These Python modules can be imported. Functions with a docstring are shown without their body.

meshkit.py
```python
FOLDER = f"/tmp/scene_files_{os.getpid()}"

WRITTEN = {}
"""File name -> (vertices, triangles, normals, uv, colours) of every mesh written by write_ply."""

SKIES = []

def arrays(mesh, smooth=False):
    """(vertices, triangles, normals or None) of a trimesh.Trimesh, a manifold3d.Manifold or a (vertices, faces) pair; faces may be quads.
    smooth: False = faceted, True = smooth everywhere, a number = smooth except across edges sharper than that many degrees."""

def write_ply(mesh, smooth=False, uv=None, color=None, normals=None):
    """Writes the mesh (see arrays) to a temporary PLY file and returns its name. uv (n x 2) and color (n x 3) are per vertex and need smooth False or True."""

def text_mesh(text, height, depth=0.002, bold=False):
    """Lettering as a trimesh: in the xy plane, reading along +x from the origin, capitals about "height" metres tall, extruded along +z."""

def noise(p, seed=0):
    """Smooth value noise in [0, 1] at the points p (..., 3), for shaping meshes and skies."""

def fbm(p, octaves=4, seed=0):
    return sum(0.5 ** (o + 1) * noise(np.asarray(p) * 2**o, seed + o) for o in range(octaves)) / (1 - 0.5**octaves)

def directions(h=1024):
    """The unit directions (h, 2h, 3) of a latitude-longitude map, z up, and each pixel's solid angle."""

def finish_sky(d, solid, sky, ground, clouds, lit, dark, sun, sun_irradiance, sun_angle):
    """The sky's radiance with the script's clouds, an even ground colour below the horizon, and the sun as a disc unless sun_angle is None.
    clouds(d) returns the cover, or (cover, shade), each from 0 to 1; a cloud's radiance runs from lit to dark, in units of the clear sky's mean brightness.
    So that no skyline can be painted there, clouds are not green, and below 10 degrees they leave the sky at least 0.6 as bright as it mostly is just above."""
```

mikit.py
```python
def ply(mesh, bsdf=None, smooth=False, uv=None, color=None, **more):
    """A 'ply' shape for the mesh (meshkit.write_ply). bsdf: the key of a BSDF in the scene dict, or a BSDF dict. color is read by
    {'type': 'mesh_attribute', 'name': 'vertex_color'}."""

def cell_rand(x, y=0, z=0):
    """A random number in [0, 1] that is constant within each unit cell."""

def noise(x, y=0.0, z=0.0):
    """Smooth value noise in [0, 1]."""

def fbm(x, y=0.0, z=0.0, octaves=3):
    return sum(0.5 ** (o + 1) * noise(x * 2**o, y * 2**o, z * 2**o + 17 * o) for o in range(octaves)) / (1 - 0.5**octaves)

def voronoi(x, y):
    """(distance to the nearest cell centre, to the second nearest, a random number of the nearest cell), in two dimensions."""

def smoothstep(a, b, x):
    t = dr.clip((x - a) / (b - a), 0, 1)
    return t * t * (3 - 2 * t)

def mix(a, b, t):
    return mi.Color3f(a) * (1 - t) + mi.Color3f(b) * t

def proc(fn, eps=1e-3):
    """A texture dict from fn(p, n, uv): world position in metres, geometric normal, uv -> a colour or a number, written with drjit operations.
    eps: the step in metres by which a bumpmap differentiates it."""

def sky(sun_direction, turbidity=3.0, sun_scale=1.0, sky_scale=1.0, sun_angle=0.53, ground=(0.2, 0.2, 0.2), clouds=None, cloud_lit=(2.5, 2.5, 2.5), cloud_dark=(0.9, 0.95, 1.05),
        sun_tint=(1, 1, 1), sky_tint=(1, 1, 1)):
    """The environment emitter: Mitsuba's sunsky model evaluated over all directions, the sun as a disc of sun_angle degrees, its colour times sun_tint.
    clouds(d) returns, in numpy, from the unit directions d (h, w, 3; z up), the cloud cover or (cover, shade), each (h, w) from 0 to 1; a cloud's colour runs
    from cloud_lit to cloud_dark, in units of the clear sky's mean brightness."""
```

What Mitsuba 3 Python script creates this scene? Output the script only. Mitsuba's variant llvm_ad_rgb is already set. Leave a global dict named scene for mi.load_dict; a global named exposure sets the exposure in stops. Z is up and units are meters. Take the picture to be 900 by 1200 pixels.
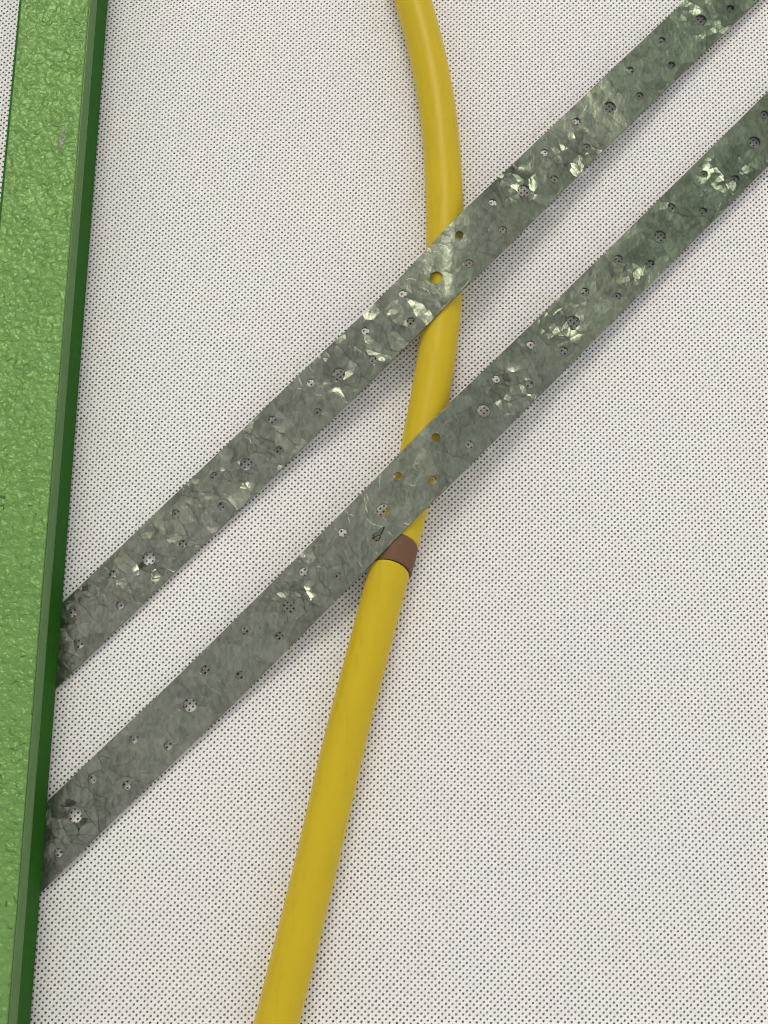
import math, numpy as np, trimesh, manifold3d as m3, mitsuba as mi, drjit as dr
import mikit, meshkit
from mikit import noise, fbm, voronoi, cell_rand, smoothstep, mix, proc
from scipy.interpolate import CubicSpline, PchipInterpolator

MM = 0.001
T = mi.ScalarTransform4f
# ---------------------------------------------------------------- camera, light, exposure
D, TILT = 0.48, math.radians(11)
scene = {
    'type': 'scene',
    'camera': {
        'type': 'perspective', 'fov': 2 * math.degrees(math.atan(0.5)), 'fov_axis': 'y', 'near_clip': 0.01, 'far_clip': 50.0,
        'to_world': T().look_at(origin=[0, -D * math.sin(TILT), D * math.cos(TILT)], target=[0, 0, 0], up=[0, 1, 0]),
    },
    'sky': mikit.sky([-0.06, 0.62, 0.78], turbidity=3, sun_scale=0.18, sun_angle=22, sun_tint=(0.90, 1.0, 1.12), sky_scale=1.0, clouds=lambda d: 1.0,
                     cloud_lit=(1.62, 1.61, 1.60), cloud_dark=(1.62, 1.61, 1.60), ground=(0.25, 0.25, 0.25)),
}
exposure = 2.31
labels = {}


def label(key, text=None, category=None, **more):
    labels[key] = {**({'label': text} if text else {}), **({'category': category} if category else {}), **more}


def srgb(r, g, b):
    c = np.array([r, g, b]) / 255.0
    return [float(x) for x in np.where(c <= 0.04045, c / 12.92, ((c + 0.055) / 1.055) ** 2.4)]


# ---------------------------------------------------------------- materials
PX, PY = 3.01, 2.80       # the weave: staggered small dark pores


def cloth_color(p, n, uv):
    x, y = p.x * 1000, p.y * 1000
    X, Y = x / 180, y / 240
    # the cloth lies slightly skewed and drawn out of square
    w = x * (0.0260 - 0.0030 * Y) - 90 * X * X * (0.0200 + 0.0260 * Y)
    w += 0.5 * (noise(x * 0.02, y * 0.02, 3.0) - 0.5)
    u = (x - 0.024 * y + 0.6 * (noise(x * 0.018, y * 0.018, 8.0) - 0.5)) / PX
    v = (y + w) / PY
    a, b = u + v, u - v
    ia, ib = dr.floor(a + 0.5), dr.floor(b + 0.5)
    fa, fb = a - ia, b - ib
    du, dv = (fa + fb) * 0.5 * PX, (fa - fb) * 0.5 * PY
    k, k2 = cell_rand(ia, ib, 1), cell_rand(ia, ib, 2)
    du += (cell_rand(ia, ib, 4) - 0.5) * 0.22
    dv += (cell_rand(ia, ib, 5) - 0.5) * 0.22
    # the pores are drawn out a little along the diagonal of the weave
    r = dr.sqrt(dr.square((du + dv) * 0.7071 * 0.92) + dr.square((du - dv) * 0.7071 * 1.07))
    dot = (1 - smoothstep(0.27 + 0.08 * k, 0.67 + 0.08 * k, r)) * (0.88 + 0.12 * k2)
    thread = 0.5 + 0.5 * dr.cos(2 * math.pi * u) * dr.cos(2 * math.pi * v)
    tint = noise(x * 0.045, y * 0.045, 1.0)
    base = mix((0.812, 0.796, 0.790), (0.818, 0.804, 0.772), tint) * (0.93 + 0.07 * thread) * (0.97 + 0.06 * noise(x * 0.9, y * 0.9, 5.0))
    return mix(base, (0.020, 0.020, 0.022), dot)


def cells(x, y):
    """Voronoi with the cell's own centre: (nearest, second nearest, random number, offset from the centre)."""
    first, second, which, ox, oy = mi.Float(9), mi.Float(9), mi.Float(0), mi.Float(0), mi.Float(0)
    for i in (-1, 0, 1):
        for j in (-1, 0, 1):
            cx, cy = dr.floor(x) + i, dr.floor(y) + j
            dx, dy = x - cx - cell_rand(cx, cy, 1), y - cy - cell_rand(cx, cy, 2)
            d = dr.sqrt(dx * dx + dy * dy)
            near = d < first
            second = dr.select(near, first, dr.minimum(second, d))
            which = dr.select(near, cell_rand(cx, cy, 3), which)
            ox, oy = dr.select(near, dx, ox), dr.select(near, dy, oy)
            first = dr.minimum(first, d)
    return first, second, which, ox, oy


def steel_uv(p):
    x, y = p.x * 1000, p.y * 1000
    a = x + 4.0 * (fbm(x * 0.09, y * 0.09, 2.0) - 0.5)
    b = y + 4.0 * (fbm(x * 0.09, y * 0.09, 9.0) - 0.5)
    return x, y, a, b


def steel_cells(x, y, a, b):
    """Two generations of zinc crystals, drawn out into shards whose direction differs from place to place."""
    turn = noise(x * 0.045, y * 0.045, 27.0) > 0.5
    p, q = 0.80 * a + 0.60 * b, -0.60 * a + 0.80 * b
    p, q = dr.select(turn, p, q + 300), dr.select(turn, q, p + 300)
    return cells(p / (BIG * 1.35), q / (BIG * 0.75)), cells(p / (SMALL * 0.70) + 31, q / (SMALL * 1.5) + 17)


BIG, SMALL = 8.0, 4.2
BURSTS = [(97, 176, 17), (60, 160, 16), (-19, 66, 15), (57, 56, 15), (84, 88, 12), (170, 168, 17), (-42, -42, 13), (-130, -138, 17), (-108, -25, 11), (-66, 17, 9)]      # places where the zinc froze in coarse bright crystals


def steel_height(p, n, uv):
    x, y, a, b = steel_uv(p)
    (_, _, c1, ax, ay), (_, _, c2, bx, by) = steel_cells(x, y, a, b)
    burst = 0.3 * smoothstep(0.56, 0.78, noise(x * 0.034, y * 0.034, 12.0))
    for bx0, by0, br in BURSTS:
        burst = dr.maximum(burst, 1 - smoothstep(0.35, 1.0, dr.sqrt(dr.square(a - bx0) + dr.square(b - by0)) / br))
    far = 1 - 0.25 * smoothstep(20.0, -110.0, y)      # flatter crystals on this length of the coil
    s1, s2 = (0.045 + 0.42 * burst) * far, (0.02 + 0.44 * burst) * far
    r = lambda c, k: cell_rand(c * 9973, k) - 0.5
    h = s1 * BIG * (r(c1, 1) * ax + r(c1, 2) * ay) + s2 * SMALL * (r(c2, 3) * bx + r(c2, 4) * by)
    h += 0.10 * fbm(a * 0.30, b * 0.30, 3.0) + 0.04 * fbm(a * 1.1, b * 0.5, 13.0)
    return h * MM


def steel_color(p, n, uv):
    x, y, a, b = steel_uv(p)
    (f1, f2, c1, _, _), (g1, g2, c2, _, _) = steel_cells(x, y, a, b)
    fern = fbm(a * 0.9 + 6 * cell_rand(c1 * 9973, 7), b * 0.45 + 6 * cell_rand(c1 * 9973, 8), 1.0)
    v = 0.80 + 0.24 * cell_rand(c1 * 9973, 5) + 0.20 * (cell_rand(c2 * 9973, 6) - 0.5) + 0.6 * (fern - 0.5) + 0.10 * (1 - smoothstep(0.0, 0.06, g2 - g1))
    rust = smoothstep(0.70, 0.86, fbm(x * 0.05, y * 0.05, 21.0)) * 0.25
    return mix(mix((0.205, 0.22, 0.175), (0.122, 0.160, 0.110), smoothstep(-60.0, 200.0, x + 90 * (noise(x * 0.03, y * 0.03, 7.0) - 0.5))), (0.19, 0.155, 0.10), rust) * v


def hammer_parts(p):
    x, y = p.x * 1000, p.y * 1000
    a = x + 1.7 * (fbm(x * 0.45, y * 0.45, 2.0) - 0.5) + 0.8 * (noise(x * 1.3, y * 1.3, 4.0) - 0.5)
    b = y + 1.7 * (fbm(x * 0.45, y * 0.45, 7.0) - 0.5) + 0.8 * (noise(x * 1.3, y * 1.3, 9.0) - 0.5)
    f1, f2, c = voronoi(a / 3.0, b / 3.0)
    return x, y, a, b, f1, f2, c


def hammer_height(p, n, uv):
    x, y, a, b, f1, f2, c = hammer_parts(p)
    dome = dr.sqrt(smoothstep(0.0, 0.75, f2 - f1) + 0.02) * (0.6 + 0.6 * c)
    h = 0.36 * dome + 0.85 * noise(a * 0.46, b * 0.46, 6.0) + 0.16 * noise(a * 0.9, b * 0.9, 3.0)
    return h * MM


SCUFF = (-154.0, 178.0)


def hammer_color(p, n, uv):
    x, y, a, b, f1, f2, c = hammer_parts(p)
    base = mix((0.118, 0.245, 0.055), (0.160, 0.31, 0.076), fbm(x * 0.12, y * 0.12, 3.0))
    base = mix((0.075, 0.21, 0.035), base, 0.86 + 0.14 * smoothstep(0.0, 0.25, f2 - f1)) * (0.97 + 0.06 * c)  # crevice shade between the bumps painted in as darker green
    e = 1 - smoothstep(0.35, 1.0, dr.sqrt(dr.square((x - SCUFF[0] - 0.1 * (y - SCUFF[1])) / 2.2) + dr.square((y - SCUFF[1]) / 9.0)))
    e = e * smoothstep(0.42, 0.60, fbm(x * 0.8, y * 0.5, 15.0))
    pits = smoothstep(0.91, 0.96, noise(x * 0.55, y * 0.55, 31.0)) * smoothstep(0.5, 0.8, noise(x * 0.06, y * 0.06, 33.0))
    return mix(mix(base, (0.20, 0.18, 0.17), e * 0.8), (0.02, 0.05, 0.015), pits * 0.7)


def side_shade_color(p, n, uv):
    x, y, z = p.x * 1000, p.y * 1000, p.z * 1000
    return mix((0.016, 0.095, 0.006), (0.024, 0.120, 0.010), fbm(x * 0.3, y * 0.3, z * 0.3))  # green darkened to carry the shade on the side of the bar


def strip_color(p, n, uv):
    y, z = p.y * 1000, p.z * 1000
    return mix((0.07, 0.15, 0.048), (0.10, 0.18, 0.07), fbm(y * 0.15, z * 1.2, 2.0))


def tube_color(p, n, uv):
    x, y, z = p.x * 1000, p.y * 1000, p.z * 1000
    scuff = smoothstep(0.60, 0.78, fbm(x * 0.5, y * 0.10, z * 0.5)) * 0.16
    base = mix((0.47, 0.343, 0.004), (0.52, 0.383, 0.007), fbm(x * 0.05, y * 0.05, z * 0.05))
    return mix(base, (0.34, 0.20, 0.012), scuff)


def tube_height(p, n, uv):
    return 0.03 * fbm(p.x * 420, p.y * 420, p.z * 420) * MM


def band_color(p, n, uv):
    return mix((0.112, 0.054, 0.028), (0.140, 0.068, 0.036), fbm(p.x * 500, p.y * 500, p.z * 500))


scene['cloth'] = {'type': 'twosided', 'bsdf': {'type': 'principled', 'base_color': proc(cloth_color), 'roughness': 0.8, 'specular': 0.25}}
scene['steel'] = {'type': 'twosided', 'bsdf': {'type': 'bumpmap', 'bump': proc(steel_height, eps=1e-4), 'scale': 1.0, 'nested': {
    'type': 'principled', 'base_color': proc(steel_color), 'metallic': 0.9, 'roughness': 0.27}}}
scene['hammer'] = {'type': 'twosided', 'bsdf': {'type': 'bumpmap', 'bump': proc(hammer_height, eps=2e-4), 'scale': 1.0, 'nested': {
    'type': 'principled', 'base_color': proc(hammer_color), 'metallic': 0.3, 'roughness': 0.40, 'specular': 0.5}}}
scene['side_shade_paint'] = {'type': 'twosided', 'bsdf': {'type': 'principled', 'base_color': proc(side_shade_color), 'metallic': 0.2, 'roughness': 0.6, 'specular': 0.05}}
scene['strip_paint'] = {'type': 'twosided', 'bsdf': {'type': 'principled', 'base_color': proc(strip_color), 'metallic': 0.2, 'roughness': 0.35, 'specular': 0.35}}
scene['yellow'] = {'type': 'twosided', 'bsdf': {'type': 'bumpmap', 'bump': proc(tube_height, eps=3e-4), 'scale': 1.0, 'nested': {
    'type': 'principled', 'base_color': proc(tube_color), 'roughness': 0.4, 'specular': 0.3}}}
scene['brown'] = {'type': 'twosided', 'bsdf': {'type': 'principled', 'base_color': proc(band_color), 'roughness': 0.55, 'specular': 0.35}}

# ---------------------------------------------------------------- the cloth everything lies on
n = 160
gx, gy = np.meshgrid(np.linspace(-700, 700, n), np.linspace(-700, 800, n), indexing='ij')
g = np.stack([gx, gy, 0 * gx], -1)
gz = -1.4 * meshkit.fbm(g / 90.0 + 40, 3, seed=5)
gz -= gz.max()
gz -= 7.0 * np.exp(-((gx + 95) / 75) ** 2 - ((gy - 315) / 42) ** 2)      # the cloth sags into a hollow here
i = np.arange(n * n).reshape(n, n)
quads = np.stack([i[:-1, :-1], i[1:, :-1], i[1:, 1:], i[:-1, 1:]], -1).reshape(-1, 4)
scene['ground_cloth'] = mikit.ply((np.stack([gx, gy, gz], -1).reshape(-1, 3) * MM, quads), 'cloth', smooth=True)
label('ground_cloth', 'white woven cloth full of small dark pores under everything', kind='structure')

# ---------------------------------------------------------------- green bar along the left
BAR_AT, BAR_DIR = np.array([-146.6, 0.0]), np.array([0.016, 0.99987])
BAR_RIGHT = np.array([BAR_DIR[1], -BAR_DIR[0]])


def bar_prism(profile, y0=-420.0, y1=520.0, steps=94):
    """Sweeps a closed (across, up) profile along the bar, capped at both ends."""
    pr = np.asarray(profile, float)
    k = len(pr)
    ys = np.linspace(y0, y1, steps)
    v = np.concatenate([np.column_stack([BAR_AT[0] + BAR_RIGHT[0] * pr[:, 0] + BAR_DIR[0] * y, BAR_AT[1] + BAR_RIGHT[1] * pr[:, 0] + BAR_DIR[1] * y, pr[:, 1]]) for y in ys])
    f = []
    for s in range(steps - 1):
        for a in range(k):
            b = (a + 1) % k
            f += [[s * k + a, (s + 1) * k + b, (s + 1) * k + a], [s * k + a, s * k + b, (s + 1) * k + b]]
    from shapely.geometry import Polygon
    pv, pf = trimesh.creation.triangulate_polygon(Polygon(pr), engine='earcut')
    idx = np.array([int(np.argmin(((pr - q) ** 2).sum(1))) for q in pv])
    f += idx[pf].tolist() + ((steps - 1) * k + idx[pf][:, ::-1]).tolist()
    m = trimesh.Trimesh(v * MM, np.array(f), process=False)
    trimesh.repair.fix_normals(m)
    return m


def arc(cx, cy, r, a0, a1, k=6):
    return [(cx + r * math.cos(math.radians(a)), cy + r * math.sin(math.radians(a))) for a in np.linspace(a0, a1, k)]


BASE = 2.75
# hammered cap: the top skin with its own rounded lips
cap = [(-36.0, 23.3)] + arc(-35.3, 23.9, 0.7, 180, 90) + arc(-3.3, 23.9, 0.7, 90, 0) + [(-2.6, 23.3)]
# the smooth web below it, chamfers under the cap's lip left and right
web = [(-0.15, BASE), (-0.15, 20.6), (-2.75, 23.2), (-35.9, 23.2), (-38.5, 20.6), (-38.5, BASE)]
strip = [(-0.1, 20.3), (0.06, 20.4), (0.08, 20.9), (-0.1, 21.4), (-1.9, 23.35), (-2.2, 23.52), (-2.5, 23.55), (-2.7, 23.28), (-0.1, 20.6)]
scene['green_bar__top_face'] = mikit.ply(bar_prism(cap, steps=190), 'hammer', smooth=40)
scene['green_bar__side'] = mikit.ply(bar_prism(web), 'side_shade_paint', smooth=20)
scene['green_bar__edge_strip'] = mikit.ply(bar_prism(strip), 'strip_paint', smooth=50)
label('green_bar', 'thick green metal bar with hammered paint lying along the left edge', 'metal bar')
label('green_bar__top_face', 'light green hammered paint top face')
label('green_bar__side', 'smooth side of the bar, its shade put into a darker green')
label('green_bar__edge_strip', 'narrow smooth grey green bevel along the edge')

# ---------------------------------------------------------------- perforated steel straps
WID, THK = 26.6, 1.3


def lifted(s, z):
    """The strap never lies quite flat on the cloth."""
    return list(zip(s, np.maximum(np.asarray(z, float) - 0.25, 1.35 + 0.06 * np.asarray(z, float))))


class Strap:
    def __init__(self, key, pts, z, larges, upper, lower, seed, crest, skew, dents=()):
        pts, z = np.asarray(pts, float), list(z)
        seg = np.r_[0, np.cumsum(np.linalg.norm(np.diff(pts, axis=0), axis=1))]
        self.cx, self.cy = CubicSpline(seg, pts[:, 0], bc_type='natural'), CubicSpline(seg, pts[:, 1], bc_type='natural')
        self.cz = PchipInterpolator([a for a, _ in z], [b for _, b in z])
        self.crest, self.skew = crest, skew
        self.seed, self.dents, self.len = seed, dents, seg[-1]
        self.at = seg
        L = [seg[i] for i in larges]
        step = float(np.mean(np.diff(L)))
        L = [L[0] - step] + L + [L[-1] + step * k for k in range(1, 4)]
        holes = []
        rng = np.random.default_rng(seed)
        for s in L:
            holes.append((s, 0.0, 3.05))
            holes += [(s + d * step / 62.5, 6.4, 1.95) for d in upper] + [(s + d * step / 62.5, -6.3, 1.95) for d in lower]
        holes = [h for h in holes if 3 < h[0] < self.len - 4]
        sheet = m3.CrossSection([[(0, -WID / 2), (self.len, -WID / 2), (self.len, WID / 2), (0, WID / 2)]])
        spots = [(s, t, r * (0.97 + 0.06 * rng.random()), *rng.normal(0, 0.10, 2)) for s, t, r in holes]
        for s, t, r, js, jt in spots:
            sheet = sheet - m3.CrossSection.circle(r, 28).translate((s, t))
        solid = sheet.extrude(THK)
        for s, t, r, js, jt in spots:                                   # the lip the punch pushed up round each hole
            for inner, outer, tall in ((0.0, 0.62, 0.10), (0.06, 0.42, 0.20), (0.12, 0.28, 0.27)):
                ring = m3.CrossSection.circle(r + outer, 28).translate((s + js, t + jt)) - m3.CrossSection.circle(r + inner, 28).translate((s, t))
                solid = solid + ring.extrude(tall + 0.05).translate((0, 0, THK - 0.05))
        solid = solid.refine_to_length(2.2)
        m = solid.to_mesh()
        v = np.asarray(m.vert_properties[:, :3], float)
        w = self.map(v[:, 0], v[:, 1], v[:, 2])
        scene[key] = mikit.ply((w * MM, np.asarray(m.tri_verts)), 'steel', smooth=35)

    def map(self, s, t, h):
        s, t, h = (np.asarray(a, float) for a in (s, t, h))
        tx, ty = self.cx(s, 1), self.cy(s, 1)
        l = np.hypot(tx, ty)
        tx, ty = tx / l, ty / l
        q = np.stack([s / 38.0, 0 * s + self.seed * 3.7, 0 * s], -1)
        near = np.exp(-((s - self.crest) / 75.0) ** 2)
        zc = self.cz(np.clip(s - t * self.skew * near, 0, self.len))      # bent about lines along the tube
        lift = np.clip(self.cz(s) / 6.0, 0, 1) * (1 - np.exp(-((s - t * self.skew - self.crest) / 26.0) ** 2))
        twist = (meshkit.fbm(q, 3, seed=self.seed) - 0.5) * 0.16 * lift
        wav = (meshkit.fbm(q * 1.4 + 9, 2, seed=self.seed + 7) - 0.5) * 1.3 * lift
        edge = 0.35 * (meshkit.noise(np.stack([s / 24.0, 0 * s + 3 + np.sign(t), 0 * s], -1), self.seed + 3) - 0.5) * np.abs(t) / 13
        z = zc + h + t * twist + wav + edge * lift
        for ds, dt, dd, rr in self.dents:
            z = z - dd * np.exp(-((s - ds) ** 2 + (t - dt) ** 2) / rr ** 2)
        return np.stack([self.cx(s) - ty * t, self.cy(s) + tx * t, z], -1)


up_pts = [(-166, -81), (-144.4, -58.9), (-108.7, -22.4), (-64.6, 21.9), (-21.2, 63.9), (24.5, 108.5), (67.7, 155.6), (112.6, 204.0), (162.1, 255.4), (248, 344), (330, 429)]
sA = Strap('perforated_strap', up_pts, lifted(31 + np.array([-31, -1.6, 32.5, 98, 142, 192.5, 231.5, 247.7, 258, 292.7, 358, 424, 470, 560, 650]), [.05, .1, .3, 2.8, 6.4, 12.2, 17.6, 19.3, 18.85, 14.2, 7.8, 4.6, 3.2, 1.0, 0.1]),
           [2, 3, 4, 5, 6, 7, 8], (22.5, 46.5), (15.3, 39.4), 2, 31 + 248, 1.1)
label('perforated_strap', 'upper galvanised steel strap with punched holes, crossing over the yellow tube nearer the top', 'metal strap', group='perforated steel straps')
lo_pts = [(-170, -171), (-148.4, -149.4), (-136.1, -136.9), (-87.0, -88.9), (-43.0, -45.3), (-0.2, -2.7), (46.1, 44.7), (90.3, 90.6), (134.8, 136.2), (184.9, 187.4), (272, 277), (350, 357)]
sB = Strap('perforated_strap_001', lo_pts, lifted(30.5 + np.array([-30.5, -5.6, 27.8, 74.5, 122.4, 171, 211.6, 230.7, 241.8, 276.6, 343, 412.6, 479, 570, 660]), [.05, .1, .3, 2.2, 5.6, 11.2, 17.2, 19.3, 18.85, 14.2, 7.8, 4.6, 3.2, 1.0, 0.1]),
           [2, 3, 4, 5, 6, 7, 8, 9], (15.0, 38.8), (24.0, 47.5), 5, 30.5 + 230.7, 1.6)
label('perforated_strap_001', 'lower galvanised steel strap with a torn metal burr beside the brown band', 'metal strap', group='perforated steel straps')


def hull_spheres(balls):
    parts = [m3.Manifold.sphere(r, 20).translate(c) for *c, r in balls]
    return m3.Manifold.batch_hull(parts)


bs = sB.at[5] - 8.5
c0 = sB.map(bs, -5.6, THK)
b1 = hull_spheres([(c0[0] - 1.8, c0[1] - 1.4, c0[2] + 0.2, 0.95), (c0[0] + 0.3, c0[1] - 0.7, c0[2] + 0.6, 0.85)])
b2 = hull_spheres([(c0[0] + 0.3, c0[1] - 0.7, c0[2] + 0.6, 0.85), (c0[0] + 1.3, c0[1] + 1.5, c0[2] + 0.8, 0.7), (c0[0] + 2.1, c0[1] + 2.1, c0[2] + 0.3, 0.5)])
burr = (b1 + b2).refine_to_length(0.4).to_mesh()
scene['perforated_strap_001__burr'] = mikit.ply((np.asarray(burr.vert_properties[:, :3]) * MM, np.asarray(burr.tri_verts)), 'burr_steel', smooth=True)
scene['burr_steel'] = {'type': 'twosided', 'bsdf': {'type': 'principled', 'base_color': {'type': 'rgb', 'value': [0.13, 0.135, 0.14]}, 'metallic': 0.95, 'roughness': 0.2}}
label('perforated_strap_001__burr', 'curled dark shiny metal burr standing up from the strap')

# ---------------------------------------------------------------- yellow tube with its brown joint band
R = 9.4
path = np.array([(-105, -430), (-72, -325), (-45.1, -220.3), (-28.2, -151.9), (-15.6, -97.8), (-5.7, -60.3), (-0.7, -41.1), (9.0, -4.0), (18.0, 38.5), (22.4, 63), (26.5, 93.7), (28.7, 146.6), (28.1, 169.2),
                 (26.7, 192.3), (23.8, 215.7), (19.4, 239.6), (13.6, 263.9), (-4, 325), (-30, 390)])
ps = np.r_[0, np.cumsum(np.linalg.norm(np.diff(path, axis=0), axis=1))]
PXs, PYs = CubicSpline(ps, path[:, 0]), CubicSpline(ps, path[:, 1])
sg = np.linspace(0, ps[-1], 2000)
S_LO = float(sg[np.argmin(np.abs(PYs(sg) + 25.8))])      # the lower edge of the band on the crown of the tube
S_HI = float(sg[np.argmin(np.abs(PYs(sg) + 13.6))])


def sweep(sections, shift=(0.0, 0.0), sides=56):
    """sections: (s, r) rings along the path; near the joint the rings slant, the crown leading."""
    rings = []
    ph = np.linspace(0, 2 * math.pi, sides, endpoint=False)
    for s, r in sections:
        d = max(0.0, max(S_LO - s, s - S_HI))
        k = 4.2 * math.exp(-d / 22.0)
        ss = s - k * (1 - np.cos(ph)) * 0.9
        tx, ty = PXs(ss, 1), PYs(ss, 1)
        l = np.hypot(tx, ty)
        off = r * np.sin(ph)
        rings.append(np.stack([PXs(ss) + ty / l * off + shift[0], PYs(ss) - tx / l * off + shift[1], R + 0.05 + r * np.cos(ph)], -1))
    v = np.concatenate(rings)
    m, f = len(sections), []
    a = np.arange(sides)
    b = (a + 1) % sides
    for q in range(m - 1):
        f += np.stack([q * sides + a, q * sides + b, (q + 1) * sides + b, (q + 1) * sides + a], -1).tolist()
    f = np.array(f)
    f = np.vstack([f[:, [0, 1, 2]], f[:, [0, 2, 3]]])
    c0, c1 = len(v), len(v) + 1
    v = np.vstack([v, rings[0].mean(0), rings[-1].mean(0)])
    f = np.vstack([f, np.stack([b, a, a * 0 + c0], -1), np.stack([(m - 1) * sides + a, (m - 1) * sides + b, a * 0 + c1], -1)])
    mesh = trimesh.Trimesh(v * MM, f, process=False)
    trimesh.repair.fix_normals(mesh)
    return mesh


lo = [(s, R) for s in np.arange(0, S_LO - 1.2, 2.5)] + [(S_LO - 0.9, R), (S_LO - 0.45, R - 0.12), (S_LO - 0.12, R - 0.4), (S_LO - 0.02, R - 0.9)]
hi = [(S_HI + 0.02, R - 1.0), (S_HI + 0.15, R - 0.55), (S_HI + 0.5, R - 0.32), (S_HI + 1.0, R - 0.25)] + [(s, R - 0.25) for s in np.arange(S_HI + 3, ps[-1], 2.5)]
bd = [(S_LO - 0.1, R - 1.0), (S_LO, R - 0.2), (S_LO + 0.4, R + 0.02)] + [(s, R + 0.05) for s in np.linspace(S_LO + 1, S_HI - 1, 8)] + [(S_HI - 0.4, R + 0.02), (S_HI, R - 0.2), (S_HI + 0.1, R - 1.0)]
scene['plastic_tube__tube'] = mikit.ply(sweep(lo), 'yellow', smooth=35)
scene['plastic_tube__tube_001'] = mikit.ply(sweep(hi, shift=(0.9, 0.1)), 'yellow', smooth=35)
scene['plastic_tube__joint_band'] = mikit.ply(sweep(bd, shift=(0.8, 0.1)), 'brown', smooth=35)
label('plastic_tube', 'long curved yellow plastic tube with a brown band, passing under both steel straps', 'tube')
label('plastic_tube__joint_band', 'brown band between the two yellow lengths')
